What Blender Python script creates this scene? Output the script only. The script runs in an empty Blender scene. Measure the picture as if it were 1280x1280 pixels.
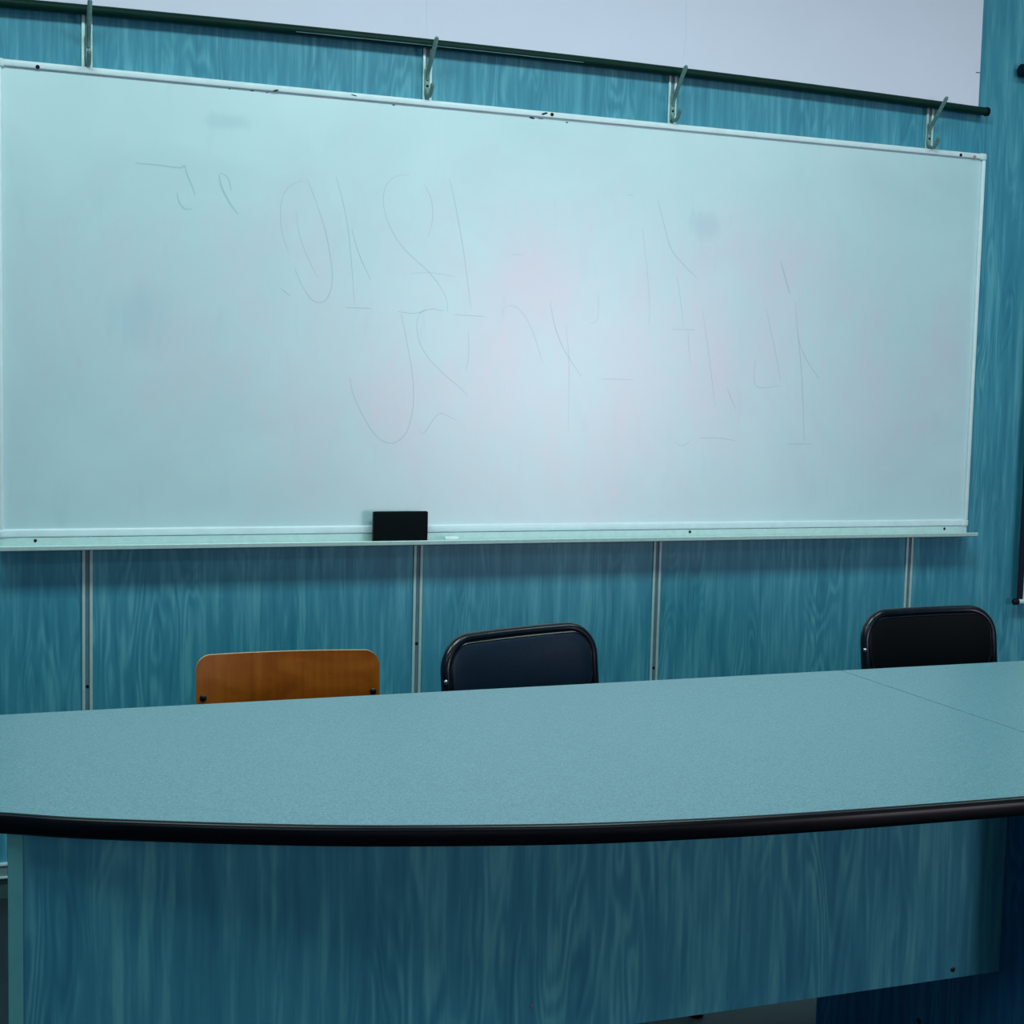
import bpy, bmesh, math, random
from mathutils import Vector, Matrix
random.seed(4)
S = bpy.context.scene
COL = S.collection
PI = math.pi

# ---------------------------------------------------------------- helpers
def lin(r, g, b):
    f = lambda c: (c/255/12.92) if c/255 <= .04045 else ((c/255+.055)/1.055)**2.4
    return (f(r), f(g), f(b), 1)

def new_mat(name, col, rough=.5, metal=0, spec=.5):
    m = bpy.data.materials.new(name); m.use_nodes = True
    b = m.node_tree.nodes['Principled BSDF']
    b.inputs['Base Color'].default_value = col
    b.inputs['Roughness'].default_value = rough
    b.inputs['Metallic'].default_value = metal
    b.inputs['Specular IOR Level'].default_value = spec
    return m

class NT:
    """small shader-graph writer"""
    def __init__(s, m):
        s.t = m.node_tree; s.b = s.t.nodes['Principled BSDF']
    def n(s, typ, **kw):
        o = s.t.nodes.new(typ)
        ins = kw.pop('ins', {})
        for k, v in kw.items(): setattr(o, k, v)
        for k, v in ins.items():
            if isinstance(v, bpy.types.NodeSocket): s.t.links.new(v, o.inputs[k])
            else: o.inputs[k].default_value = v
        return o
    def math(s, op, a, b=0, c=0):
        o = s.n('ShaderNodeMath', operation=op)
        for i, v in enumerate((a, b, c)):
            if isinstance(v, bpy.types.NodeSocket): s.t.links.new(v, o.inputs[i])
            else: o.inputs[i].default_value = v
        return o.outputs[0]
    def mix(s, fac, a, b, blend='MIX'):
        o = s.n('ShaderNodeMix', data_type='RGBA', blend_type=blend)
        for k, v in ((0, fac), (6, a), (7, b)):
            if isinstance(v, bpy.types.NodeSocket): s.t.links.new(v, o.inputs[k])
            else: o.inputs[k].default_value = v
        return o.outputs[2]
    def ramp(s, fac, stops):
        o = s.n('ShaderNodeValToRGB', ins={0: fac})
        e = o.color_ramp.elements
        while len(e) < len(stops): e.new(.5)
        for i, (p, c) in enumerate(stops):
            e[i].position = p; e[i].color = c
        return o.outputs[0]
    def link(s, a, name): s.t.links.new(a, s.b.inputs[name])

def varied(name, col, rough=.5, metal=0, spec=.5, scale=40, amt=.12, bump=0):
    """plain surface with slight procedural wear"""
    m = new_mat(name, col, rough, metal, spec); g = NT(m)
    co = g.n('ShaderNodeTexCoord').outputs['Object']
    nz = g.n('ShaderNodeTexNoise', ins={'Vector': co, 'Scale': scale, 'Detail': 5.0}).outputs[0]
    lo = tuple(c*(1-amt) for c in col[:3])+(1,); hi = tuple(min(1, c*(1+amt)) for c in col[:3])+(1,)
    g.link(g.ramp(nz, [(.3, lo), (.7, hi)]), 'Base Color')
    r = g.n('ShaderNodeMapRange', ins={0: nz, 3: rough*.85, 4: min(1, rough*1.15)}).outputs[0]
    g.link(r, 'Roughness')
    if bump:
        g.link(g.n('ShaderNodeBump', ins={'Height': nz, 'Strength': bump, 'Distance': .002}).outputs[0], 'Normal')
    return m

def wood_laminate(name, dark, mid, light, rough=.45, spec=.4, off=(0, 0, 0), scale=1.0):
    """vertical printed wood grain: streaks plus cathedral contour lines"""
    m = new_mat(name, mid, rough, 0, spec); g = NT(m)
    co = g.n('ShaderNodeTexCoord').outputs['Object']
    mp = g.n('ShaderNodeMapping', ins={'Vector': co, 'Location': off, 'Scale': (scale, scale, scale)}).outputs[0]
    s1 = g.n('ShaderNodeMapping', ins={'Vector': mp, 'Scale': (12, 12, 1.8)}).outputs[0]
    big = g.n('ShaderNodeTexNoise', ins={'Vector': s1, 'Scale': 1.0, 'Detail': 2.2, 'Roughness': .42, 'Distortion': .25}).outputs[0]
    s2 = g.n('ShaderNodeMapping', ins={'Vector': mp, 'Scale': (120, 120, 5.0)}).outputs[0]
    fine = g.n('ShaderNodeTexNoise', ins={'Vector': s2, 'Scale': 1.0, 'Detail': 5.0, 'Roughness': .65}).outputs[0]
    s3 = g.n('ShaderNodeMapping', ins={'Vector': mp, 'Scale': (44, 44, 3.2)}).outputs[0]
    mids = g.n('ShaderNodeTexNoise', ins={'Vector': s3, 'Scale': 1.0, 'Detail': 4.0, 'Roughness': .55}).outputs[0]
    s4 = g.n('ShaderNodeMapping', ins={'Vector': mp, 'Scale': (6, 6, 2.2), 'Location': (7, 1, 3)}).outputs[0]
    mask = g.n('ShaderNodeMapRange', ins={0: g.n('ShaderNodeTexNoise', ins={'Vector': s4, 'Scale': 1.0, 'Detail': 1.0}).outputs[0], 1: .46, 2: .62, 3: .012, 4: .085}).outputs[0]
    rings = g.math('SINE', g.math('ADD', g.math('MULTIPLY', big, 95.0), g.math('MULTIPLY', mids, 3.0)))
    v = g.math('ADD', g.math('MULTIPLY', rings, mask), g.math('MULTIPLY', fine, .38))
    v = g.math('ADD', v, g.math('MULTIPLY', mids, .72))
    v = g.math('ADD', v, g.math('MULTIPLY', big, .32))
    g.link(g.ramp(v, [(.52, dark), (.70, mid), (.88, light)]), 'Base Color')
    return m

def bm_box(bm, x0, x1, y0, y1, z0, z1, bev=0, seg=2):
    r = bmesh.ops.create_cube(bm, size=1)
    vs = r['verts']
    for v in vs:
        v.co = Vector(((x0+x1)/2+v.co.x*(x1-x0), (y0+y1)/2+v.co.y*(y1-y0), (z0+z1)/2+v.co.z*(z1-z0)))
    if bev:
        es = list({e for v in vs for e in v.link_edges})
        bmesh.ops.bevel(bm, geom=es, offset=bev, segments=seg, profile=.5, affect='EDGES')

def bm_tube(bm, pts, rad, seg=14, closed=False, cap=True):
    """round tube along points; rad a number or a list"""
    P = [Vector(p) for p in pts]; n = len(P)
    rr = rad if isinstance(rad, (list, tuple)) else [rad]*n
    rings = []; prev = None
    for i in range(n):
        a = P[i-1] if (i > 0 or closed) else P[0]
        b = P[(i+1) % n] if (i < n-1 or closed) else P[-1]
        t = (b-a).normalized()
        if prev is None:
            up = Vector((0, 0, 1)) if abs(t.z) < .9 else Vector((1, 0, 0))
            u = t.cross(up).normalized()
        else:
            u = (prev - t*prev.dot(t)).normalized()
        prev = u; w = t.cross(u)
        rings.append([bm.verts.new(P[i]+(u*math.cos(2*PI*k/seg)+w*math.sin(2*PI*k/seg))*rr[i]) for k in range(seg)])
    m = n if closed else n-1
    for i in range(m):
        A, B = rings[i], rings[(i+1) % n]
        for k in range(seg):
            bm.faces.new((A[k], A[(k+1) % seg], B[(k+1) % seg], B[k]))
    if cap and not closed:
        bm.faces.new(list(reversed(rings[0]))); bm.faces.new(rings[-1])

def bm_prism(bm, outline, axis, a, b, bev=0, seg=2):
    """outline (u,v) extruded along axis from a to b. axis 'x': (y,z), 'y': (x,z), 'z': (x,y)"""
    def mk(u, v, w):
        return {'x': (w, u, v), 'y': (u, w, v), 'z': (u, v, w)}[axis]
    A = [bm.verts.new(mk(u, v, a)) for u, v in outline]
    B = [bm.verts.new(mk(u, v, b)) for u, v in outline]
    n = len(A)
    f1 = bm.faces.new(A); f2 = bm.faces.new(list(reversed(B)))
    for i in range(n):
        bm.faces.new((A[i], B[i], B[(i+1) % n], A[(i+1) % n]))
    if bev:
        es = list(f1.edges)+list(f2.edges)
        bmesh.ops.bevel(bm, geom=es, offset=bev, segments=seg, profile=.5, affect='EDGES')

def bm_disc(bm, c, r, h, axis='y', seg=20, dome=0):
    """round button pointing to -axis"""
    pts = []
    prof = [(r, 0), (r, h*.6), (r*.8, h), (r*.3, h+dome)]
    rings = []
    for rad, d in prof:
        ring = []
        for k in range(seg):
            a = 2*PI*k/seg; u, v = rad*math.cos(a), rad*math.sin(a)
            if axis == 'y': p = (c[0]+u, c[1]-d, c[2]+v)
            elif axis == 'x': p = (c[0]-d, c[1]+u, c[2]+v)
            else: p = (c[0]+u, c[1]+v, c[2]+d)
            ring.append(bm.verts.new(p))
        rings.append(ring)
    for A, B in zip(rings, rings[1:]):
        for k in range(seg): bm.faces.new((A[k], A[(k+1) % seg], B[(k+1) % seg], B[k]))
    bm.faces.new(rings[-1]); bm.faces.new(list(reversed(rings[0])))

def rrect(w, h, r, n=8, cx=0, cy=0):
    """rounded rectangle outline; r one radius or four (tr, tl, bl, br)"""
    R = r if isinstance(r, (list, tuple)) else [r]*4
    out = []
    for (sx, sy, a0), q in zip(((1, 1, 0), (-1, 1, 90), (-1, -1, 180), (1, -1, 270)), R):
        ox, oy = cx+sx*(w/2-q), cy+sy*(h/2-q)
        for k in range(n+1):
            a = math.radians(a0+90*k/n); out.append((ox+q*math.cos(a), oy+q*math.sin(a)))
    return out

def smooth(pts, sub=8):
    """Catmull-Rom through points"""
    P = [Vector(p) for p in pts]; out = []
    for i in range(len(P)-1):
        a, b, c, d = P[max(i-1, 0)], P[i], P[i+1], P[min(i+2, len(P)-1)]
        for k in range(sub):
            t = k/sub
            out.append(.5*((2*b)+(c-a)*t+(2*a-5*b+4*c-d)*t*t+(-a+3*b-3*c+d)*t**3))
    out.append(P[-1]); return out

def fillet(pts, r, n=6):
    """round the inner corners of a 3D polyline"""
    P = [Vector(p) for p in pts]; out = [P[0]]
    for i in range(1, len(P)-1):
        a = (P[i-1]-P[i]); b = (P[i+1]-P[i]); q = min(r, a.length*.45, b.length*.45)
        p0 = P[i]+a.normalized()*q; p2 = P[i]+b.normalized()*q
        for k in range(n+1):
            t = k/n; out.append(p0*(1-t)**2+P[i]*2*t*(1-t)+p2*t*t)
    out.append(P[-1]); return out

def obj(name, bm, mat, parent=None, flat=False):
    me = bpy.data.meshes.new(name)
    bmesh.ops.recalc_face_normals(bm, faces=bm.faces)
    bm.to_mesh(me); bm.free()
    if not flat:
        for p in me.polygons: p.use_smooth = True
        me.set_sharp_from_angle(angle=math.radians(38))
    me.materials.append(mat)
    o = bpy.data.objects.new(name, me); COL.objects.link(o)
    if parent is not None: o.parent = parent
    return o

def thing(name, label, cat, loc=(0, 0, 0), rotz=0, group=None):
    o = bpy.data.objects.new(name, None); COL.objects.link(o)
    o.empty_display_size = .1
    o.location = loc; o.rotation_euler = (0, 0, rotz)
    o['label'] = label; o['category'] = cat
    if group: o['group'] = group
    return o

def structure(o, label=None):
    o['kind'] = 'structure'
    if label: o['label'] = label
    return o

def box(name, mat, x0, x1, y0, y1, z0, z1, parent=None, bev=0):
    bm = bmesh.new(); bm_box(bm, x0, x1, y0, y1, z0, z1, bev); return obj(name, bm, mat, parent)

# ---------------------------------------------------------------- materials
M_wall = wood_laminate('blue wood laminate wall', lin(46, 122, 146), lin(60, 139, 161), lin(90, 163, 180), .42, .35)
M_panel = wood_laminate('blue wood laminate desk front', lin(50, 122, 146), lin(62, 140, 160), lin(90, 166, 178), .55, .12, (3.3, 0, 1.7), 1.0)
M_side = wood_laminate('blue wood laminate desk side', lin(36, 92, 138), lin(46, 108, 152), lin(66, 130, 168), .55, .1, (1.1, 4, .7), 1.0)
M_lip = varied('teal edge banding', lin(86, 160, 162), .5, 0, .4, 30, .05)
M_alu = varied('pale anodised aluminium', lin(190, 216, 214), .42, .1, .5, 60, .06)
M_groove = varied('dark slot', lin(92, 120, 132), .6, 0, .3)
M_white_frame = varied('white lacquered board frame', lin(222, 236, 240), .3, 0, .5, 25, .05)
M_plastic = varied('white plastic cap', lin(206, 226, 230), .4, 0, .5)
M_black_plastic = varied('black edge plastic', lin(6, 7, 15), .3, 0, .18, 30, .2)
M_tube = varied('black lacquered steel', lin(10, 14, 24), .26, 0, .4, 50, .2)
M_vinyl = varied('black vinyl', lin(16, 30, 46), .33, 0, .45, 180, .15, .12)
M_vinyl_dull = varied('worn black vinyl', lin(8, 10, 14), .6, 0, .1, 180, .15, .12)
M_chrome = varied('bright metal', lin(210, 215, 222), .2, 1, .5)
M_bolt = varied('dark bolt metal', lin(28, 26, 30), .35, .6, .5)
M_hook = varied('grey green cast metal', lin(112, 144, 140), .45, .2, .5, 90, .15, .1)
M_hole = varied('black screw recess', lin(14, 24, 30), .8, 0, .2)
M_dark_tube = varied('dark green lacquered rail', lin(6, 42, 36), .45, 0, .12)
M_felt = varied('black felt', lin(12, 18, 21), .95, 0, .1, 300, .3, .3)
M_chalk = varied('white chalk', lin(225, 238, 240), .9, 0, .1, 100, .05)
M_screen = varied('matt white screen cloth', lin(222, 219, 234), .85, 0, .15, 6, .012)
M_crease = varied('greyed fold in screen cloth', lin(206, 214, 230), .85, 0, .1)
M_steel = varied('grey painted steel tube', lin(96, 104, 108), .4, .5, .5)
M_rubber = varied('black rubber', lin(16, 16, 18), .8, 0, .3)
M_skirt = varied('grey painted skirting', lin(110, 140, 146), .5, 0, .4)
M_skirt_dark = varied('dark skirting foot', lin(58, 84, 84), .8, 0, .2)
M_paint = varied('off white wall paint', lin(205, 214, 212), .8, 0, .3, 8, .03)
M_ink = varied('dark chipped paint', lin(34, 56, 66), .7, 0, .2)
M_cap = varied('dull violet cap', lin(112, 104, 134), .5, 0, .3)
M_red = varied('red dot', lin(190, 120, 140), .5, 0, .4)
M_chart = varied('pale green chart paper', lin(190, 222, 206), .7, 0, .3, 4, .05)
M_chart_black = varied('black chart binding', lin(10, 14, 34), .6, 0, .3)

# floor: dark worn linoleum
M_floor = new_mat('dark grey green linoleum', lin(70, 92, 94), .5); g = NT(M_floor)
co = g.n('ShaderNodeTexCoord').outputs['Object']
n1 = g.n('ShaderNodeTexNoise', ins={'Vector': co, 'Scale': 3.0, 'Detail': 6.0}).outputs[0]
n2 = g.n('ShaderNodeTexNoise', ins={'Vector': co, 'Scale': 160.0, 'Detail': 2.0}).outputs[0]
g.link(g.ramp(g.math('ADD', g.math('MULTIPLY', n1, .7), g.math('MULTIPLY', n2, .3)), [(.35, lin(22, 32, 38)), (.7, lin(33, 45, 50))]), 'Base Color')

# desktop: pale blue-green laminate with a fine pebbled speckle
M_top = new_mat('speckled laminate', lin(118, 172, 180), .34, 0, .5); g = NT(M_top)
co = g.n('ShaderNodeTexCoord').outputs['Object']
n1 = g.n('ShaderNodeTexNoise', ins={'Vector': co, 'Scale': 330.0, 'Detail': 3.0, 'Roughness': .7}).outputs[0]
n2 = g.n('ShaderNodeTexNoise', ins={'Vector': co, 'Scale': 5.0, 'Detail': 3.0}).outputs[0]
c = g.ramp(n1, [(.36, lin(76, 112, 122)), (.5, lin(96, 134, 144)), (.64, lin(118, 154, 163))])
c = g.mix(g.math('MULTIPLY', n2, .25), c, lin(98, 138, 150))
g.link(c, 'Base Color')
g.link(g.n('ShaderNodeBump', ins={'Height': n1, 'Strength': .25, 'Distance': .0006}).outputs[0], 'Normal')

# whiteboard enamel with faint rubbed-out pink and cyan marker residue
M_board = new_mat('whiteboard enamel', lin(206, 230, 234), .30, 0, 1.0)
M_board.node_tree.nodes['Principled BSDF'].inputs['Coat Weight'].default_value = 1.0
M_board.node_tree.nodes['Principled BSDF'].inputs['Coat Roughness'].default_value = .38
M_board.node_tree.nodes['Principled BSDF'].inputs['Coat IOR'].default_value = 2.0; g = NT(M_board)
co = g.n('ShaderNodeTexCoord').outputs['Object']
sm = g.n('ShaderNodeTexNoise', ins={'Vector': co, 'Scale': 2.2, 'Detail': 4.0, 'Roughness': .6, 'Distortion': .6}).outputs[0]
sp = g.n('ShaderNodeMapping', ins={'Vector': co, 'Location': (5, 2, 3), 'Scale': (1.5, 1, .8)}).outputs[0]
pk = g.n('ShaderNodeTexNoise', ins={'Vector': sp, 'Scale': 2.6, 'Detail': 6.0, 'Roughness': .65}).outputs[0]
c = g.ramp(sm, [(.3, lin(182, 217, 222)), (.7, lin(196, 228, 232))])
# the pink tint is stronger in a ragged band across the middle
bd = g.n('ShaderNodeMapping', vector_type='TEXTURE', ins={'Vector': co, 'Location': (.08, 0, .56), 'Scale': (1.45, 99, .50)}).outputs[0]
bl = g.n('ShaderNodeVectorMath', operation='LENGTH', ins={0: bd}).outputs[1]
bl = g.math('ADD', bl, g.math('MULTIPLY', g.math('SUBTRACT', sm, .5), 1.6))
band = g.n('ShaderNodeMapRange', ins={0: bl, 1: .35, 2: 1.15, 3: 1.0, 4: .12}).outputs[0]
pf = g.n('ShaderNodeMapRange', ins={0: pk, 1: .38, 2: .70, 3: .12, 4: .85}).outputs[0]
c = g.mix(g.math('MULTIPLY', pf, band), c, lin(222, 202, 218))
sc = g.n('ShaderNodeMapping', ins={'Vector': co, 'Location': (-3, 6, 1), 'Scale': (2.6, 1, .6)}).outputs[0]
st = g.n('ShaderNodeTexNoise', ins={'Vector': sc, 'Scale': 7.0, 'Detail': 5.0, 'Roughness': .7}).outputs[0]
c = g.mix(g.n('ShaderNodeMapRange', ins={0: st, 1: .58, 2: .8, 3: 0.0, 4: .3}).outputs[0], c, lin(160, 196, 206))
# one grey rubbed spot right of the middle (object coordinates from the board's centre)
def spot(c, x, z, rx, rz, col, amt):
    d = g.n('ShaderNodeMapping', vector_type='TEXTURE', ins={'Vector': co, 'Location': (x, 0, z), 'Scale': (rx, 99, rz)}).outputs[0]
    dl = g.n('ShaderNodeVectorMath', operation='LENGTH', ins={0: d}).outputs[1]
    f = g.math('SUBTRACT', dl, g.math('MULTIPLY', g.math('SUBTRACT', st, .5), 2.2))
    return g.mix(g.n('ShaderNodeMapRange', ins={0: f, 1: .35, 2: 1.1, 3: amt, 4: 0.0}).outputs[0], c, col)
c = spot(c, 2.065-1.56, 1.835-.9, .055, .045, lin(164, 186, 204), .42)
c = spot(c, .40-1.56, 1.50-.9, .09, .10, lin(150, 200, 216), .3)
c = spot(c, .64-1.56, 2.02-.9, .07, .022, lin(158, 198, 206), .5)
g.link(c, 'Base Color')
g.link(g.n('ShaderNodeMapRange', ins={0: sm, 3: .33, 4: .38}).outputs[0], 'Roughness')
M_trace = new_mat('faded marker line', lin(166, 190, 200), .38, 0, 1.0)
M_trace2 = new_mat('faded green marker', lin(156, 200, 202), .38, 0, 1.0)
for m_ in (M_trace, M_trace2):
    b_ = m_.node_tree.nodes['Principled BSDF'].inputs
    b_['Coat Weight'].default_value = 1.0; b_['Coat Roughness'].default_value = .38; b_['Coat IOR'].default_value = 2.0

# plywood, amber varnish
M_ply = new_mat('amber varnished plywood', lin(150, 80, 12), .35, 0, .2); g = NT(M_ply)
co = g.n('ShaderNodeTexCoord').outputs['Object']
mp = g.n('ShaderNodeMapping', ins={'Vector': co, 'Scale': (7, 20, 16)}).outputs[0]
w1 = g.n('ShaderNodeTexNoise', ins={'Vector': mp, 'Scale': 1.0, 'Detail': 5.0, 'Distortion': .8}).outputs[0]
mp2 = g.n('ShaderNodeMapping', ins={'Vector': co, 'Scale': (60, 9, 4)}).outputs[0]
w2 = g.n('ShaderNodeTexNoise', ins={'Vector': mp2, 'Scale': 1.0, 'Detail': 4.0}).outputs[0]
c = g.ramp(g.math('ADD', g.math('MULTIPLY', w1, .62), g.math('MULTIPLY', w2, .38)), [(.36, lin(124, 58, 4)), (.5, lin(142, 72, 8)), (.66, lin(160, 90, 22))])
g.link(c, 'Base Color')
M_ply_edge = varied('pale plywood edge', lin(208, 160, 104), .5, 0, .4, 120, .15)

# ---------------------------------------------------------------- room shell
FZ = -.04                       # floor level
RX0, RX1, RY0, RY1, RZ = -2.2, 5.4, -7.0, 0.0, 3.15
structure(box('wall_back', M_wall, RX0, RX1, 0, .12, FZ, RZ))
structure(box('wall_left', M_wall, RX0-.12, RX0, RY0, RY1+.12, FZ, RZ))
structure(box('wall_right', M_wall, RX1, RX1+.12, RY0, RY1+.12, FZ, RZ))
structure(box('floor', M_floor, RX0-.12, RX1+.12, RY0-.12, RY1+.12, FZ-.1, FZ))
structure(box('ceiling', M_paint, RX0-.12, RX1+.12, RY0-.12, RY1+.12, RZ, RZ+.1))
# rear wall with window openings, behind the camera
WINS = [(-1.5, .4), (1.1, 3.0), (3.5, 5.25)]
WZ0, WZ1 = .55, 2.2
bm = bmesh.new()
bm_box(bm, RX0, RX1, RY0-.15, RY0, FZ, WZ0)
bm_box(bm, RX0, RX1, RY0-.15, RY0, WZ1, RZ)
xs = [RX0]+[v for w in WINS for v in w]+[RX1]
for i in range(0, len(xs), 2): bm_box(bm, xs[i], xs[i+1], RY0-.15, RY0, WZ0, WZ1)
structure(obj('wall_rear', bm, M_wall))
for i, (a, b) in enumerate(WINS):
    bm = bmesh.new()
    for (p, q, r, s) in ((a, a+.06, WZ0, WZ1), (b-.06, b, WZ0, WZ1), (a+.06, b-.06, WZ0, WZ0+.06), (a+.06, b-.06, WZ1-.06, WZ1), ((a+b)/2-.025, (a+b)/2+.025, WZ0+.06, WZ1-.06)):
        bm_box(bm, p, q, RY0-.11, RY0-.04, r, s)
    structure(obj('window_%d' % (i+1), bm, M_plastic))

# pale joint profiles between the wall panels
def joint_strip(n, x):
    bm = bmesh.new()
    for s in (-1, 1):
        bm_box(bm, x+s*.0095-.004, x+s*.0095+.004, -.0055, 0, .06, RZ, .0012)
    o = structure(obj('trim_%d' % n, bm, M_alu))
    box('groove', M_groove, x-.0056, x+.0056, -.0016, 0, .06, RZ, o)
    bm = bmesh.new()
    for z in (.515 if n == 1 else .595 if n == 2 else .49, 1.6, 2.35):
        bm_disc(bm, (x, -.0016, z), .0045, .002)
    obj('screw', bm, M_hole, o)
for n, x in ((1, .278), (2, 1.189), (3, 1.948), (4, 2.862)): joint_strip(n, x)
joint_strip(5, -.64); joint_strip(6, 3.78)

# skirting with a pale cable duct on top
o = structure(box('baseboard_back', M_skirt, RX0, RX1, -.014, 0, .022, .050))
box('top_bead', M_alu, RX0, RX1, -.018, 0, .050, .056, o, .001)
box('lower_bead', M_alu, RX0, RX1, -.018, 0, .016, .022, o, .001)
box('foot', M_skirt_dark, RX0, RX1, -.008, 0, FZ, .016, o)

# ---------------------------------------------------------------- projection screen
sc = thing('projection_screen', 'large white roll-down projection screen hanging above the whiteboard with a dark bottom rail', 'projection screen', (1.4, -.030, 2.27))
def sx(x): return x-1.4
SXL, SXR = -.24, 3.0245
def bow(x):      # the weighted rail is pressed up slightly in its middle
    t = (x-SXL)/(3.055-SXL); return .012-.022*t*t+.030*t*(1-t)*1.35*1.6-.006*(1-t) if False else (-.006+.004*t)+.085*t*(1-t)
bm = bmesh.new()
N = 60; top = RZ-.17-2.27
rows = []
for zt in (0, 1):
    for yo in (-.0004, .0004):
        rows.append([bm.verts.new((sx(SXL+(SXR-SXL)*i/N), yo, (bow(SXL+(SXR-SXL)*i/N) if zt == 0 else top))) for i in range(N+1)])
a, b, c_, d_ = rows
for i in range(N):
    bm.faces.new((a[i], a[i+1], c_[i+1], c_[i])); bm.faces.new((b[i], d_[i], d_[i+1], b[i+1]))
    bm.faces.new((a[i], b[i], b[i+1], a[i+1])); bm.faces.new((c_[i], c_[i+1], d_[i+1], d_[i]))
bm.faces.new((a[0], c_[0], d_[0], b[0])); bm.faces.new((a[N], b[N], d_[N], c_[N]))
obj('screen_cloth', bm, M_screen, sc)
bm = bmesh.new()
pts = [(sx(-.27+(3.058+.27)*i/40), 0, bow(-.27+(3.058+.27)*i/40)-.0115) for i in range(41)]
bm_tube(bm, pts, .0125, 20)
obj('bottom_rail', bm, M_dark_tube, sc)
bm = bmesh.new()
pts2 = [(p[0], -.0108, p[2]-.0075) for p in pts[13:24]]  # highlight on the rail's slot, drawn as a thin grey bead
bm_tube(bm, pts2, .0012, 6)
r = obj('rail_slot', bm, M_groove, sc); r['label'] = 'thin greyish slot line along the rail'
for xx, s in ((3.058, 1), (-.27, -1)):
    bm = bmesh.new()
    z = bow(xx)-.0115
    bm_tube(bm, [(sx(xx)-s*.004, 0, z), (sx(xx)+s*.004, 0, z), (sx(xx)+s*.008, 0, z)], [.0145, .0145, .009], 16)
    obj('end_cap', bm, M_black_plastic, sc)
bm = bmesh.new(); bm_box(bm, sx(-.36), sx(3.14), -.055, .02, top, top+.12, .012, 3)
obj('screen_housing', bm, M_plastic, sc)
for P in ([(sx(1.178), -.0002, bow(1.178)+.004), (sx(1.176), -.0002, .10), (sx(1.172), -.0002, .3)], [(sx(1.966), -.0002, bow(1.966)+.03), (sx(1.972), -.0002, .10), (sx(1.969), -.0002, .26)]):
    bm = bmesh.new(); bm_tube(bm, P, .0008, 6); obj('cloth_crease', bm, M_crease, sc)
bm = bmesh.new(); bm_box(bm, sx(3.008), sx(3.0235), -.0012, -.0004, .104, .1065)
obj('edge_nick', bm, M_bolt, sc)

# ---------------------------------------------------------------- whiteboard
BX0, BX1, BZ0, BZ1 = .053, 3.071, .918, 2.1245
wb = thing('whiteboard', 'long whiteboard with faint rubbed-out writing and a metal pen tray, fixed to the blue wall', 'whiteboard', (1.56, 0, .9))
wx = lambda x: x-1.56
wz = lambda z: z-.9
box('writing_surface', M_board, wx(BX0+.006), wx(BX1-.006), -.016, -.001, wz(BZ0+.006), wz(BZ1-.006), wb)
FW = .0175
fr = bmesh.new()
bm_box(fr, wx(BX0+.02), wx(BX1-.02), -.0245, -.001, wz(BZ1-FW), wz(BZ1), .004, 3)
bm_box(fr, wx(BX0), wx(BX0+FW), -.0245, -.001, wz(BZ0+.02), wz(BZ1-.02), .004, 3)
bm_box(fr, wx(BX1-.014), wx(BX1), -.0245, -.001, wz(BZ0+.02), wz(BZ1-.02), .004, 3)
bm_box(fr, wx(BX0+.02), wx(BX1-.02), -.0245, -.001, wz(BZ0), wz(BZ0+.021), .004, 3)
obj('frame', fr, M_white_frame, wb)
for xa, sgx in ((BX0, 1), (BX1, -1)):
    for za, sgz in ((BZ0, 1), (BZ1, -1)):
        bm = bmesh.new()
        x_, X_ = sorted((wx(xa-sgx*.0015), wx(xa+sgx*.024))); z_, Z_ = sorted((wz(za-sgz*.0015), wz(za+sgz*.021)))
        bm_box(bm, x_, X_, -.0265, -.001, z_, Z_, .005, 3)
        obj('corner_cap', bm, M_plastic, wb)
# pen tray: back flange, trough and raised front lip in one profile
prof = [(-.018, .917), (-.022, .917), (-.0225, .8965), (-.070, .8925), (-.0755, .9010), (-.0800, .9015), (-.0815, .8995), (-.0800, .8900), (-.0740, .8875), (-.018, .8905)]
bm = bmesh.new(); bm_prism(bm, [(y, wz(z)) for y, z in prof], 'x', wx(BX0+.004), wx(BX1-.003))
tray = obj('pen_tray', bm, M_alu, wb)
for x, z in ((.147, .909), (2.046, .910), (2.98, .909)):
    bm = bmesh.new(); bm_disc(bm, (wx(x), -.0224, wz(z)), .0042, .0016); obj('screw', bm, M_hole, tray)
for x, z in ((.157, 2.1115), (1.557, 2.1165), (2.9707, 2.1135)):
    bm = bmesh.new(); bm_disc(bm, (wx(x), -.0243, wz(z)), .0052, .0014); obj('screw', bm, M_hole, wb)
bm = bmesh.new(); bm_disc(bm, (wx(3.024), -.0243, wz(2.111)), .006, .0012)
o = obj('sticker', bm, M_red, wb); o['label'] = 'small pinkish red dot on the frame corner'
# chipped paint along the top edge
def blob(bm, x, y, z, w, h, rot=0):
    n = 11; pts = []
    for k in range(n):
        a = 2*PI*k/n; q = 1+random.uniform(-.22, .22)
        u, v = w/2*math.cos(a)*q, h/2*math.sin(a)*q
        pts.append((wx(x)+u*math.cos(rot)-v*math.sin(rot), wz(z)+u*math.sin(rot)+v*math.cos(rot)))
    bm_prism(bm, pts, 'y', y, y-.0006)
for x, y, z, w, h, rot in ((.762, -.0243, 2.1100, .017, .005, .25), (1.535, -.0243, 2.1175, .019, .0065, .35), (.975, -.0243, 2.117, .016, .003, -.2),
        (.70, -.0159, 2.1045, .010, .0025, 0), (.74, -.0159, 2.1035, .008, .002, .3), (.64, -.0159, 2.104, .008, .002, .2), (1.4985, -.0159, 2.1035, .018, .0055, -.1),
        (1.525, -.0159, 2.1035, .016, .002, 0), (1.607, -.0159, 2.1, .008, .004, 0), (1.09, -.0159, 2.1025, .010, .003, 0)):
    bm = bmesh.new(); blob(bm, x, y, z, w, h, rot); obj('paint_chip', bm, M_ink, wb)
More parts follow.
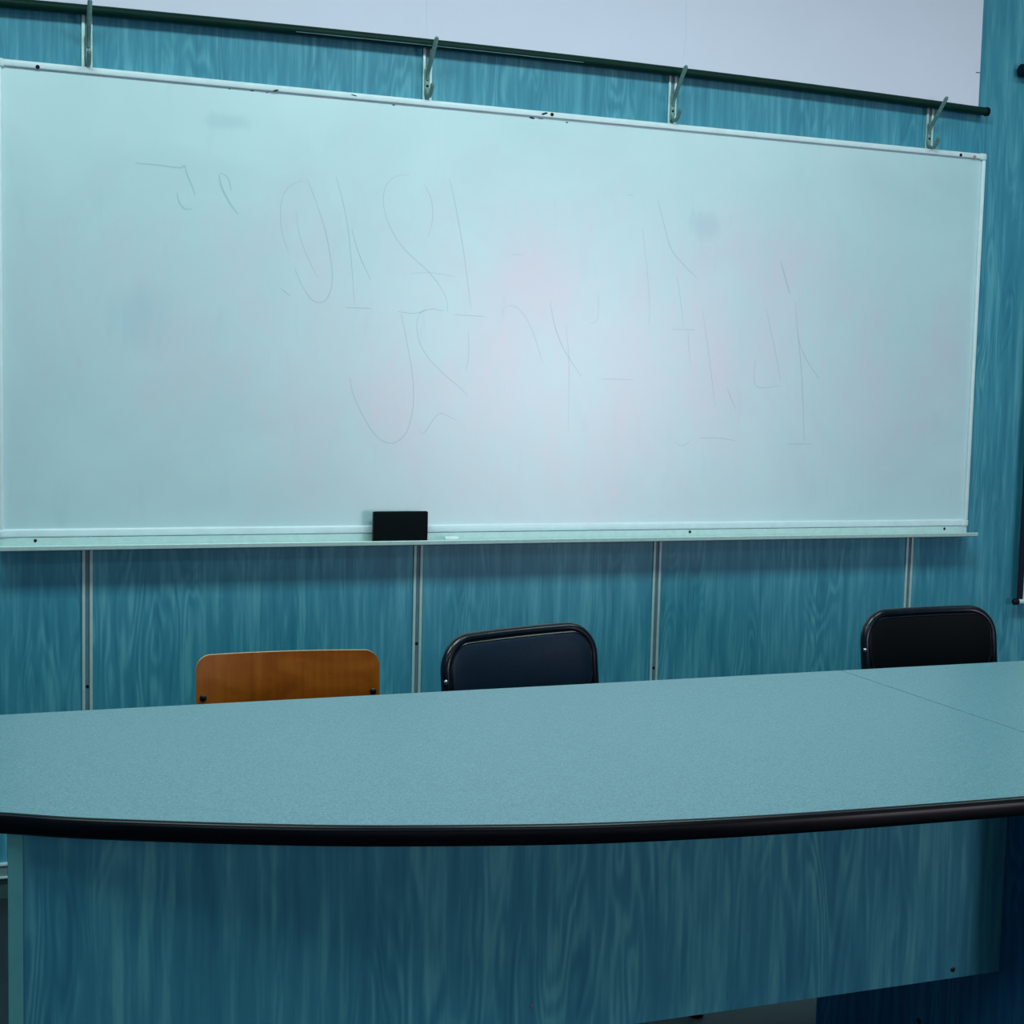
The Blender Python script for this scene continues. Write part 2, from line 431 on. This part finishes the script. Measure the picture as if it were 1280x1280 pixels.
# ghost of rubbed-out handwriting
STROKES = [[[[0.398,1.892],[0.45,1.892],[0.51,1.889],[0.524,1.895],[0.53,1.875],[0.544,1.844],[0.552,1.82]],3.5],[[[0.505,1.824],[0.51,1.801],[0.524,1.784],[0.545,1.784]],3],[[[0.616,1.884],[0.638,1.871],[0.647,1.838]],2.5],[[[0.614,1.879],[0.622,1.845],[0.646,1.802],[0.666,1.778]],4],[[[0.851,1.885],[0.878,1.821],[0.906,1.739],[0.922,1.655],[0.923,1.604],[0.91,1.566],[0.89,1.554],[0.868,1.561],[0.844,1.592],[0.82,1.642]],1.7],[[[0.839,1.88],[0.8,1.858],[0.781,1.815],[0.782,1.748],[0.802,1.687]],1.2],[[[0.822,1.797],[0.832,1.734],[0.854,1.677],[0.885,1.619]],1],[[[0.782,1.588],[0.808,1.568]],1.7],[[[0.93,1.9],[0.952,1.826],[0.969,1.743],[0.979,1.65],[0.988,1.553]],1.5],[[[0.977,1.76],[0.998,1.693],[1.033,1.622]],1.5],[[[1.139,1.917],[1.097,1.908],[1.07,1.877],[1.067,1.825],[1.09,1.763],[1.132,1.709],[1.197,1.656],[1.234,1.615],[1.255,1.576],[1.258,1.542]],1.2],[[[1.183,1.893],[1.204,1.852],[1.208,1.8],[1.197,1.749]],1.1],[[[1.256,1.914],[1.276,1.839],[1.298,1.736],[1.313,1.649],[1.327,1.56]],1.4],[[[1.147,1.645],[1.206,1.651],[1.28,1.643]],1],[[[0.963,1.544],[1.036,1.544]],1.8],[[[1.112,1.539],[1.162,1.536],[1.208,1.55],[1.247,1.546]],1.6],[[[1.278,1.537],[1.329,1.536],[1.374,1.535]],1.6],[[[1.122,1.532],[1.141,1.45],[1.158,1.363],[1.162,1.284],[1.148,1.213],[1.123,1.18],[1.096,1.171],[1.064,1.184],[1.027,1.229],[0.988,1.306],[0.978,1.35]],1.8],[[[1.19,1.549],[1.17,1.52],[1.173,1.468],[1.201,1.417],[1.249,1.37],[1.296,1.335],[1.325,1.307]],1.3],[[[1.321,1.491],[1.324,1.429],[1.316,1.378]],1.1],[[[1.182,1.207],[1.196,1.201],[1.223,1.241],[1.246,1.257],[1.289,1.238]],1.5],[[[1.57,1.586],[1.586,1.519],[1.616,1.452],[1.675,1.372]],1.7],[[[1.421,1.548],[1.435,1.567],[1.464,1.566],[1.498,1.534],[1.529,1.472],[1.55,1.409]],1.1],[[[1.74,1.367],[1.791,1.368],[1.842,1.366]],1.7],[[[1.906,1.899],[1.929,1.827],[1.954,1.76],[1.996,1.716],[2.044,1.678]],1.7],[[[1.857,1.818],[1.877,1.696],[1.889,1.586],[1.888,1.53]],1],[[[1.976,1.682],[1.991,1.609],[2.005,1.526]],1],[[[1.966,1.522],[2.045,1.522]],1.4],[[[2.019,1.517],[2.032,1.419]],1],[[[2.066,1.584],[2.087,1.482],[2.106,1.378],[2.12,1.293]],1.2],[[[2.159,1.351],[2.192,1.287]],1.6],[[[1.989,1.179],[2.016,1.173],[2.042,1.189]],1.2],[[[2.068,1.196],[2.133,1.197],[2.196,1.189]],1.5],[[[2.255,1.439],[2.261,1.358],[2.347,1.363]],1.4],[[[2.283,1.601],[2.317,1.489],[2.346,1.379]],1.2],[[[2.33,1.743],[2.346,1.701],[2.367,1.645]],3],[[[2.386,1.622],[2.402,1.521],[2.421,1.396],[2.434,1.26],[2.44,1.191]],1.7],[[[2.402,1.512],[2.43,1.454],[2.484,1.386]],1.6],[[[2.375,1.181],[2.471,1.182]],1.7],[[[1.722,1.615],[1.721,1.542],[1.695,1.528]],1],[[[1.804,1.908],[1.826,1.908]],1.2],[[[1.446,1.714],[1.484,1.716]],1.0],[[[1.621,1.52],[1.634,1.412],[1.638,1.211]],0.8]]
def stroke(bm, pts, w):
    P = smooth([(x, z, 0) for x, z in pts], 8); n = len(P); L, R = [], []
    for i, p in enumerate(P):
        t = (P[min(i+1, n-1)]-P[max(i-1, 0)]).normalized(); q = Vector((-t.y, t.x, 0))
        hw = w*(.55+.45*math.sin(PI*min(1, max(0, i/(n-1)))))
        for side, lst in ((1, L), (-1, R)):
            v = p+q*hw*side; lst.append((bm.verts.new((wx(v.x), -.0163, wz(v.y))), bm.verts.new((wx(v.x), -.0155, wz(v.y)))))
    for i in range(n-1):
        bm.faces.new((L[i][0], L[i+1][0], R[i+1][0], R[i][0]))
        bm.faces.new((L[i][0], L[i][1], L[i+1][1], L[i+1][0])); bm.faces.new((R[i][0], R[i+1][0], R[i+1][1], R[i][1]))
bm = bmesh.new(); bg = bmesh.new()
for i, (pts, w) in enumerate(STROKES):
    stroke(bg if i < 4 else bm, pts, w*.00066)
o = obj('faded_writing', bm, M_trace, wb); o['label'] = 'faint thin grey ghost of rubbed-out numerals'
o = obj('faded_green_writing', bg, M_trace2, wb); o['label'] = 'faint green ghost marks at the upper left'

# eraser and chalk lying in the tray
e = thing('board_eraser', 'black block eraser standing in the tray under the whiteboard', 'eraser', (1.118, -.05, .8935))
bm = bmesh.new(); bm_box(bm, -.078, .078, -.020, -.004, 0, .089, .004, 3); obj('felt_pad', bm, M_felt, e)
bm = bmesh.new(); bm_box(bm, -.076, .076, -.004, .014, .001, .087, .003, 3); obj('backing', bm, M_black_plastic, e)
bm = bmesh.new()
bm_tube(bm, [(-.021, 0, 0), (-.019, 0, 0), (.017, 0, 0), (.019, 0, 0)], [.0062, .0075, .0075, .006], 16)
ch = obj('chalk', bm, M_chalk); ch.location = (1.272, -.052, .9022)
ch['label'] = 'short white stub of chalk lying in the tray right of the black eraser'; ch['category'] = 'chalk'

# ---------------------------------------------------------------- coat hooks on the joint strips
def make_hook():
    t = thing('coat_hook', '', 'hook', (0, 0, 0), 0, 'coat hooks above the whiteboard')
    bm = bmesh.new()
    bm_prism(bm, rrect(.0135, .078, .006, 6, 0, .040), 'y', -.0075, -.0115, .0012, 2)
    obj('base_plate', bm, M_hook, t)
    bm = bmesh.new()
    P = fillet([(0, -.010, .046), (0, -.018, .066), (0, -.092, .141)], .02, 6)
    n = len(P); bm_tube(bm, P+[P[-1]+Vector((0, -.003, .003))], [.0050+.0012*i/n for i in range(n)]+[.0042], 12)
    obj('upper_prong', bm, M_hook, t)
    bm = bmesh.new()
    P = smooth([(0, -.009, .020), (0, -.016, .004), (0, -.032, -.002), (0, -.049, .006), (0, -.062, .024)], 6)
    n = len(P); bm_tube(bm, P+[P[-1]+Vector((0, -.002, .003))], [.0050+.0008*i/n for i in range(n)]+[.0036], 12)
    obj('lower_prong', bm, M_hook, t)
    for z in (.029, .046):
        bm = bmesh.new(); bm_disc(bm, (0, -.0112, z), .0036, .0012, seg=14); obj('screw', bm, M_hole, t)
    return t
def copy_thing(t):
    r = t.copy(); COL.objects.link(r)
    for c in list(t.children):
        k = c.copy(); COL.objects.link(k); k.parent = r
    return r
hook = make_hook()
HL = ['leftmost grey coat hook above the whiteboard, seen nearly straight from the front',
      'second coat hook from the left, on the pale strip above the eraser',
      'third coat hook from the left, above the right half of the whiteboard',
      'rightmost coat hook, by the top right corner of the whiteboard']
for i, (x, z, rz) in enumerate(((.281, 2.1300, -.02), (1.187, 2.1350, .0), (1.9475, 2.1340, -.03), (2.857, 2.1285, -.02))):
    h = hook if i == 0 else copy_thing(hook)
    h.location = (x, 0, z); h.rotation_euler = (0, 0, rz); h['label'] = HL[i]

# ---------------------------------------------------------------- wall chart at the right
wc = thing('wall_chart', 'rolled wall chart with a black side border and pale rods, right of the whiteboard', 'wall chart', (3.7, -.03, .66))
cx = lambda x: x-3.7
bm = bmesh.new(); bm_box(bm, cx(3.305), cx(4.45), -.0008, .0008, .004, 1.74); obj('sheet', bm, M_chart, wc)
for a, b in ((3.281, 3.305), (4.45, 4.489)):
    bm = bmesh.new(); bm_box(bm, cx(a), cx(b), -.0011, .0011, .004, 1.74); obj('border', bm, M_chart_black, wc)
bm = bmesh.new(); bm_tube(bm, [(cx(3.284), 0, 0), (cx(4.484), 0, 0)], .0085, 16); obj('bottom_rod', bm, M_plastic, wc)
for a, s in ((3.284, -1), (4.484, 1)):
    bm = bmesh.new(); bm_tube(bm, [(cx(a)+s*k, 0, 0) for k in (-.002, 0, .014, .018)], [.0096, .011, .011, .007], 16); obj('rod_knob', bm, M_chart_black, wc)
bm = bmesh.new(); bm_tube(bm, [(cx(3.20), .004, 1.74), (cx(4.56), .004, 1.74)], .019, 20); obj('top_roller', bm, M_plastic, wc)
for a, s in ((3.20, -1), (4.56, 1)):
    bm = bmesh.new(); bm_tube(bm, [(cx(a)+s*k, .004, 1.74) for k in (-.03, 0, .012, .016)], [.0205, .0205, .0205, .015], 20); obj('roller_cap', bm, M_chart_black, wc)

# ---------------------------------------------------------------- curved presidium desks
BACK = -1.345; TZ = .75; TT = .026
front1 = [(-.05, -1.905), (.029, -1.9415), (.103, -1.982), (.177, -2.016), (.324, -2.076), (.473, -2.128), (.666, -2.180), (.794, -2.207), (.953, -2.229), (1.10, -2.242), (1.24, -2.250), (1.44, -2.258), (1.7245, -2.262)]
front2 = [(1.7270, -2.262), (1.95, -2.256), (2.2, -2.243), (2.45, -2.218), (2.7, -2.18), (2.95, -2.122), (3.2, -2.035), (3.38, -1.95), (3.46, -1.905)]
def desk(name, label, front, xl, xr, seam_side, panels):
    t = thing(name, label, 'desk', ((xl+xr)/2, -1.7, FZ))
    ox = (xl+xr)/2
    T = lambda p: (p[0]-ox, p[1]+1.7)
    F = [Vector(T(p)).to_3d() for p in front]
    F = [v.to_2d() for v in smooth(F, 6)]
    z0, z1 = TZ-TT-FZ, TZ-FZ
    # laminate slab
    outl = [(v.x, v.y) for v in F] + [(T((xr, BACK))), (T((xl, BACK)))]
    bm = bmesh.new(); bm_prism(bm, outl, 'z', z0, z1, .0005, 1); obj('desktop', bm, M_top, t)
    # black rounded edge profile along the curved front and the free end
    path = list(F)
    if seam_side == 'right': path = [Vector(T((xl, BACK)))] + path
    else: path = path + [Vector(T((xr, BACK)))]
    prof = [(0, 0), (.004, -.0006), (.0075, .002), (.0095, .006), (.0095, TT-.006), (.0075, TT-.0015), (.004, TT+.0008), (-.0015, TT+.0009), (-.0015, 0)]
    bm = bmesh.new(); rings = []; n = len(path)
    for i in range(n):
        d = (path[min(i+1, n-1)]-path[max(i-1, 0)]).normalized(); nn = Vector((d.y, -d.x))
        if seam_side != 'x' and 0 < i < n-1:
            d1 = (path[i]-path[i-1]).normalized(); d2 = (path[i+1]-path[i]).normalized()
            nn = (Vector((d1.y, -d1.x))+Vector((d2.y, -d2.x))).normalized()
        rings.append([bm.verts.new((path[i].x+nn.x*o_, path[i].y+nn.y*o_, z0+z_)) for o_, z_ in prof])
    for A, B in zip(rings, rings[1:]):
        for k in range(len(prof)): bm.faces.new((A[k], A[(k+1) % len(prof)], B[(k+1) % len(prof)], B[k]))
    bm.faces.new(rings[0]); bm.faces.new(list(reversed(rings[-1])))
    obj('edge_band', bm, M_black_plastic, t)
    for k, (nm, x0, x1, y0, y1, za, zb, mat) in enumerate(panels):
        bm = bmesh.new(); a = T((x0, y0)); b = T((x1, y1))
        bm_box(bm, a[0], b[0], a[1], b[1], za-FZ, zb-FZ, .0008, 1)
        if nm == 'side_panel' and x0 < .1:      # the free end follows the curve's radius
            for v in bm.verts:
                if v.co.y > (a[1]+b[1])/2: v.co.x += .0125
        p = obj(nm, bm, mat, t)
        if nm == 'side_panel' and x0 < .1:
            bm = bmesh.new(); bm_box(bm, a[0]+.0004, b[0]-.0004, a[1]-.0012, a[1]+.0006, za-FZ, zb-FZ-.001); obj('edge_banding', bm, M_lip, p)
        if nm == 'front_panel' and x0 < .2:
            for x, z in ((1.609, .329), (.812, .366)):
                bm = bmesh.new(); c0 = T((x, y0)); bm_disc(bm, (c0[0], c0[1]+.0004, z-FZ), .0048 if x > 1 else .0034, .0012)
                bo = obj('screw_cap', bm, M_bolt if x > 1 else M_cap, p)
                if x < 1: bo['label'] = 'tiny pinkish cap'
        if nm == 'side_panel' and 1.6 < x0 < 1.73:
            bm = bmesh.new(); bm_disc(bm, (a[0]+.0002, T((0, -1.6856))[1], .127-FZ), .006, .002, 'x'); obj('bolt', bm, M_bolt, p)
    return t
ZT = TZ-TT
desk('curved_desk', 'long curved desk with wood-pattern front, left of the thin seam in the tops', front1, -.05, 1.7245, 'right',
     [('side_panel', -.0+.0385, .0585, -1.9225, -1.365, FZ, ZT, M_side),
      ('front_panel', .0585, 1.7100, -1.906, -1.890, .3130, ZT, M_panel),
      ('side_panel', 1.7100, 1.7240, -2.03, -1.330, FZ, ZT, M_side)])
desk('curved_desk', 'desk right of the thin seam, in front of the rightmost black chair', front2, 1.7270, 3.46, 'left',
     [('side_panel', 1.7335, 1.7515, -1.90, -1.365, FZ, ZT, M_side),
      ('front_panel', 1.7515, 3.35, -1.906, -1.890, .3130, ZT, M_panel),
      ('side_panel', 3.35, 3.37, -1.9135, -1.365, FZ, ZT, M_side)])

# ---------------------------------------------------------------- chairs
def folding_chair(label, w, loc, rotz, pad_mat, rivet=True):
    """tubular folding chair: front faces local -Y, origin on the floor under the top of the back"""
    t = thing('folding_chair', label, 'chair', loc, rotz, 'black folding chairs behind the desk')
    H = .828; R_ = .0125; hw = w/2-R_
    def bend(x): return .018*(1-(x/hw)**2)      # the back is curved round the sitter
    # main loop: front foot - up - over the top - down - front foot
    tilt = .17                                  # back leans this much per metre above the seat
    yseat = -.045
    zs = .46
    def up(z): return yseat + (z-zs)/(H-zs)*(0-yseat)
    rc = .068
    pts = [(-hw, -.385, .014), (-hw, -.13, .30), (-hw, yseat, zs)]
    pts = fillet([Vector(p) for p in pts]+[Vector((-hw, up(H-rc), H-rc))], .08, 5)
    arc = []
    for k in range(0, 11):
        a = PI-PI/2*k/10
        x = -hw+rc+rc*math.cos(a); z = H-R_-rc+rc*math.sin(a)
        arc.append(Vector((x, up(z)+bend(x)*max(0, (k/10)), z)))
    mid = [Vector((x, up(H-R_)+bend(x), H-R_)) for x in [(-hw+rc)+(2*hw-2*rc)*k/10 for k in range(1, 10)]]
    left = pts[:-1]+arc
    right = [Vector((-p.x, p.y, p.z)) for p in reversed(left)]
    bm = bmesh.new(); bm_tube(bm, left+mid+right, R_, 16)
    obj('main_frame', bm, M_tube, t)
    # rear legs
    for s in (-1, 1):
        xx = s*(hw-.03)
        bm = bmesh.new()
        bm_tube(bm, fillet([(xx, -.34, .440), (xx, -.30, .43), (xx, .02, .03), (xx, .028, .014)], .02), .0105, 14)
        obj('leg', bm, M_tube, t)
        bm = bmesh.new(); bm_tube(bm, [(xx, .022, .024), (xx, .030, .001)], .0135, 14); obj('rubber_foot', bm, M_rubber, t)
        bm = bmesh.new(); bm_tube(bm, [(s*hw, -.378, .024), (s*hw, -.392, .001)], .0155, 14); obj('rubber_foot', bm, M_rubber, t)
        bm = bmesh.new(); bm_tube(bm, [(s*(hw-.035), yseat-.03, zs-.03), (s*(hw+.014), yseat-.02, zs-.02)], .006, 10); obj('pivot_bolt', bm, M_chrome, t)
    bm = bmesh.new(); bm_tube(bm, [(-hw, -.305, .103), (hw, -.305, .103)], .008, 12); obj('front_crossbar', bm, M_tube, t)
    bm = bmesh.new(); bm_tube(bm, [(-hw+.03, -.075, .148), (hw-.03, -.075, .148)], .008, 12); obj('rear_crossbar', bm, M_tube, t)
    # seat pad
    bm = bmesh.new(); bm_prism(bm, rrect(w-.05, .37, .05, 8, 0, -.235), 'z', .440, .478, .014, 4)
    obj('seat', bm, M_vinyl, t)
    # padded back between the uprights
    pw, z1, z0 = w-2*.0215, H-.0215, H-.166
    zc = (z0+z1)/2; hh = (z1-z0)/2
    def shell(out, y_front, y_back, grow):
        bm = bmesh.new()
        rings = []
        n = len(out)
        rx = max(p[0] for p in out)
        specs = [(1-.0*grow, y_back, 1), (1, y_back*.35+y_front*.65, 1), (.985, y_front*.93+y_back*.07, .965), (.955, y_front, .91), (.80, y_front-.0015, .72), (.55, y_front-.003, .46), (.25, y_front-.0038, .2)]
        for sxx, y, szz in specs:
            ring = []
            for (u, v) in out:
                x = u*sxx; z = zc+v*szz
                ring.append(bm.verts.new((x, up(z)+bend(x)*.9+y, z)))
            rings.append(ring)
        for A, B in zip(rings, rings[1:]):
            for k in range(n): bm.faces.new((A[k], A[(k+1) % n], B[(k+1) % n], B[k]))
        bm.faces.new(rings[-1]); bm.faces.new(list(reversed(rings[0])))
        return bm
    out = rrect(pw, 2*hh, [.052, .052, .048, .048], 9)
    # bottom edge sags in a shallow curve
    out2 = []
    N2 = len(out)
    for i in range(N2):
        u, v = out[i]; u2, v2 = out[(i+1) % N2]
        out2.append((u, v))
        L = math.hypot(u2-u, v2-v)
        if L > .04:
            m_ = 14 if abs(u2-u) > abs(v2-v) else 4
            for k in range(1, m_): out2.append((u+(u2-u)*k/m_, v+(v2-v)*k/m_))
    out2 = [(u, v-(.016*(1-(u/(pw/2))**2) if v < -hh*.6 else 0)) for u, v in out2]
    bm = shell(out2, -.013, .012, 1)
    b = obj('backrest', bm, pad_mat, t)
    # rolled rim round the pad
    bm = bmesh.new()
    loop = [(u*.993, up(zc+v)+bend(u)*.9-.0085, zc+v*.985) for u, v in out2]
    bm_tube(bm, loop, .0036, 8, closed=True)
    obj('rim', bm, M_tube, b)
    bm = bmesh.new(); bm_disc(bm, (-w/2+.004, up(H-.098)-.0095, H-.098), .0055, .0035, dome=.001, seg=14); obj('rivet', bm, M_chrome, t)
    return t
folding_chair('black folding chair with glossy back turned slightly aside, middle of the three chairs', .452, (1.164, -.897, FZ), math.radians(18), M_vinyl)
folding_chair('black folding chair with a dull black back, at the far right behind the desk seam', .436, (2.334, -.822, FZ), math.radians(3), M_vinyl_dull)

def wooden_chair(loc, rotz):
    t = thing('school_chair', 'amber plywood chair with two dark bolts in its back, left of the black chairs', 'chair', loc, rotz)
    w = .371
    # backrest: plywood curved round the sitter
    def ply(name, outline, curve, th, place, parent, mat):
        bm = bmesh.new(); n = len(outline)
        A = [bm.verts.new(place(u, v, curve(u))) for u, v in outline]
        B = [bm.verts.new(place(u, v, curve(u)+th)) for u, v in outline]
        # triangulated caps follow the curve through inner strips
        return bm, A, B
    H = .826; h = .165
    nx, nz = 28, 12
    def curve(u): return -.020*(2*u/w)**2
    r = .030
    def slab(y_off, th, name, mat, par, grow=0):
        bm = bmesh.new()
        def half(z):      # half width at height (rounded corners)
            dz = min(z-(-h/2), h/2-z)
            hwid = w/2+grow
            if dz < r: return hwid-r+math.sqrt(max(0, r*r-(r-dz)**2))
            return hwid
        zsamp = sorted(set([-h/2+.0003]+[-h/2+r*(1-math.cos(PI/2*k/7)) for k in range(1, 8)]+[h/2-r*(1-math.cos(PI/2*k/7)) for k in range(1, 8)]+[h/2-.0003]+[-h/2+r+(h-2*r)*k/4 for k in range(1, 4)]))
        G = []
        for side in (0, 1):
            g_ = []
            for z in zsamp:
                hwid = half(z); row = []
                for i in range(nx+1):
                    u = -hwid+2*hwid*i/nx
                    row.append(bm.verts.new((u, curve(u)+y_off+side*th+(z)*.10, H-h/2+z)))
                g_.append(row)
            G.append(g_)
        m = len(zsamp)
        for side in (0, 1):
            for j in range(m-1):
                for i in range(nx):
                    bm.faces.new((G[side][j][i], G[side][j][i+1], G[side][j+1][i+1], G[side][j+1][i]))
        for j in range(m-1):
            for i in (0, nx): bm.faces.new((G[0][j][i], G[0][j+1][i], G[1][j+1][i], G[1][j][i]))
        for i in range(nx):
            for j in (0, m-1): bm.faces.new((G[0][j][i], G[0][j][i+1], G[1][j][i+1], G[1][j][i]))
        return obj(name, bm, mat, par)
    b = slab(0, .0035, 'backrest', M_ply, t)
    e = slab(.0036, .0060, 'plywood_edge', M_ply_edge, b, .0006); e['label'] = 'paler raw plywood edge'
    for s in (-1, 1):
        for z in (H-.084,):
            u = s*(w/2-.0135); bm = bmesh.new()
            bm_disc(bm, (u, curve(u)-.0005+(z-(H-h/2))*.1, z), .0068, .004, dome=.0015, seg=18); obj('bolt', bm, M_bolt, t)
    bm = bmesh.new(); bm_prism(bm, rrect(.38, .37, .05, 8, 0, -.22), 'z', .445, .456, .003, 2); obj('seat', bm, M_ply, t)
    for s in (-1, 1):
        x = s*.165
        bm = bmesh.new()
        bm_tube(bm, fillet([(x, .006, H-.05), (x, -.01, .60), (x, -.045, .43), (x, .02, .012)], .05), .010, 14)
        obj('leg', bm, M_steel, t)
        bm = bmesh.new()
        bm_tube(bm, fillet([(x, -.045, .433), (x, -.375, .433), (x, -.40, .012)], .04), .010, 14)
        obj('leg', bm, M_steel, t)
        for yy in (.02, -.40):
            bm = bmesh.new(); bm_tube(bm, [(x, yy, .024), (x, yy, .001)], .013, 12); obj('rubber_foot', bm, M_rubber, t)
    for yy in (-.33, -.06):
        bm = bmesh.new(); bm_tube(bm, [(-.165, yy, .430), (.165, yy, .430)], .008, 12); obj('seat_rail', bm, M_steel, t)
    bm = bmesh.new(); bm_tube(bm, [(-.165, -.012, .18), (.165, -.012, .18)], .008, 12); obj('stretcher', bm, M_steel, t)
    return t
wooden_chair((.5965, -1.066, FZ), math.radians(-3.0))

# ---------------------------------------------------------------- light
def area(name, loc, rot, sx_, sy_, power, col, spread=180):
    l = bpy.data.lights.new(name, 'AREA'); l.shape = 'RECTANGLE'; l.size = sx_; l.size_y = sy_
    l.energy = power; l.color = col; l.spread = math.radians(spread)
    o = bpy.data.objects.new(name, l); COL.objects.link(o); o.location = loc; o.rotation_euler = rot
    return o
COOL = (.74, 1.0, .99)
DAY = (1.0, .90, 1.0)
# ceiling lamps
for x, y, p in ((-.2, -1.6, 25), (1.5, -1.6, 31), (3.3, -1.6, 15), (-.9, -4.1, 12), (1.0, -4.1, 9), (3.2, -4.1, 1.5)):
    area('ceiling_lamp', (x, y, RZ-.03), (0, 0, 0), 1.2, .5, p, COOL)
# daylight through unseen rear windows, the strong one placed for the board's sheen
for (a, b), p in zip(WINS, (2, 2, 66)):
    area('window_daylight', ((a+b)/2, RY0-.02, (WZ0+WZ1)/2), (PI/2, 0, 0), b-a-.1, WZ1-WZ0-.1, p, DAY)
w = bpy.data.worlds.new('World'); S.world = w; w.use_nodes = True
w.node_tree.nodes['Background'].inputs[0].default_value = (.6, .8, .9, 1)
w.node_tree.nodes['Background'].inputs[1].default_value = .3

# ---------------------------------------------------------------- camera
cam = bpy.data.cameras.new('Camera'); co_ = bpy.data.objects.new('Camera', cam); COL.objects.link(co_)
R = Vector((.93694584, -.3486503, .02398885)); U = Vector((.00685197, .0869563, .99618856)); F = Vector((.34940743, .93321036, -.08386229))
m = Matrix.Identity(4)
for i in range(3): m[i][0] = R[i]; m[i][1] = U[i]; m[i][2] = -F[i]
m.translation = Vector((0, -3.93434, 1.32625))
co_.matrix_world = m
cam.sensor_width = 36; cam.sensor_fit = 'HORIZONTAL'; cam.lens = 36*1801.53/1280
cam.clip_start = .05; cam.clip_end = 60
S.camera = co_
S.view_settings.view_transform = 'Standard'; S.view_settings.look = 'None'
S.view_settings.gamma = 1; S.view_settings.use_curve_mapping = False
S.view_settings.exposure = .22
S.cycles.use_denoising = True
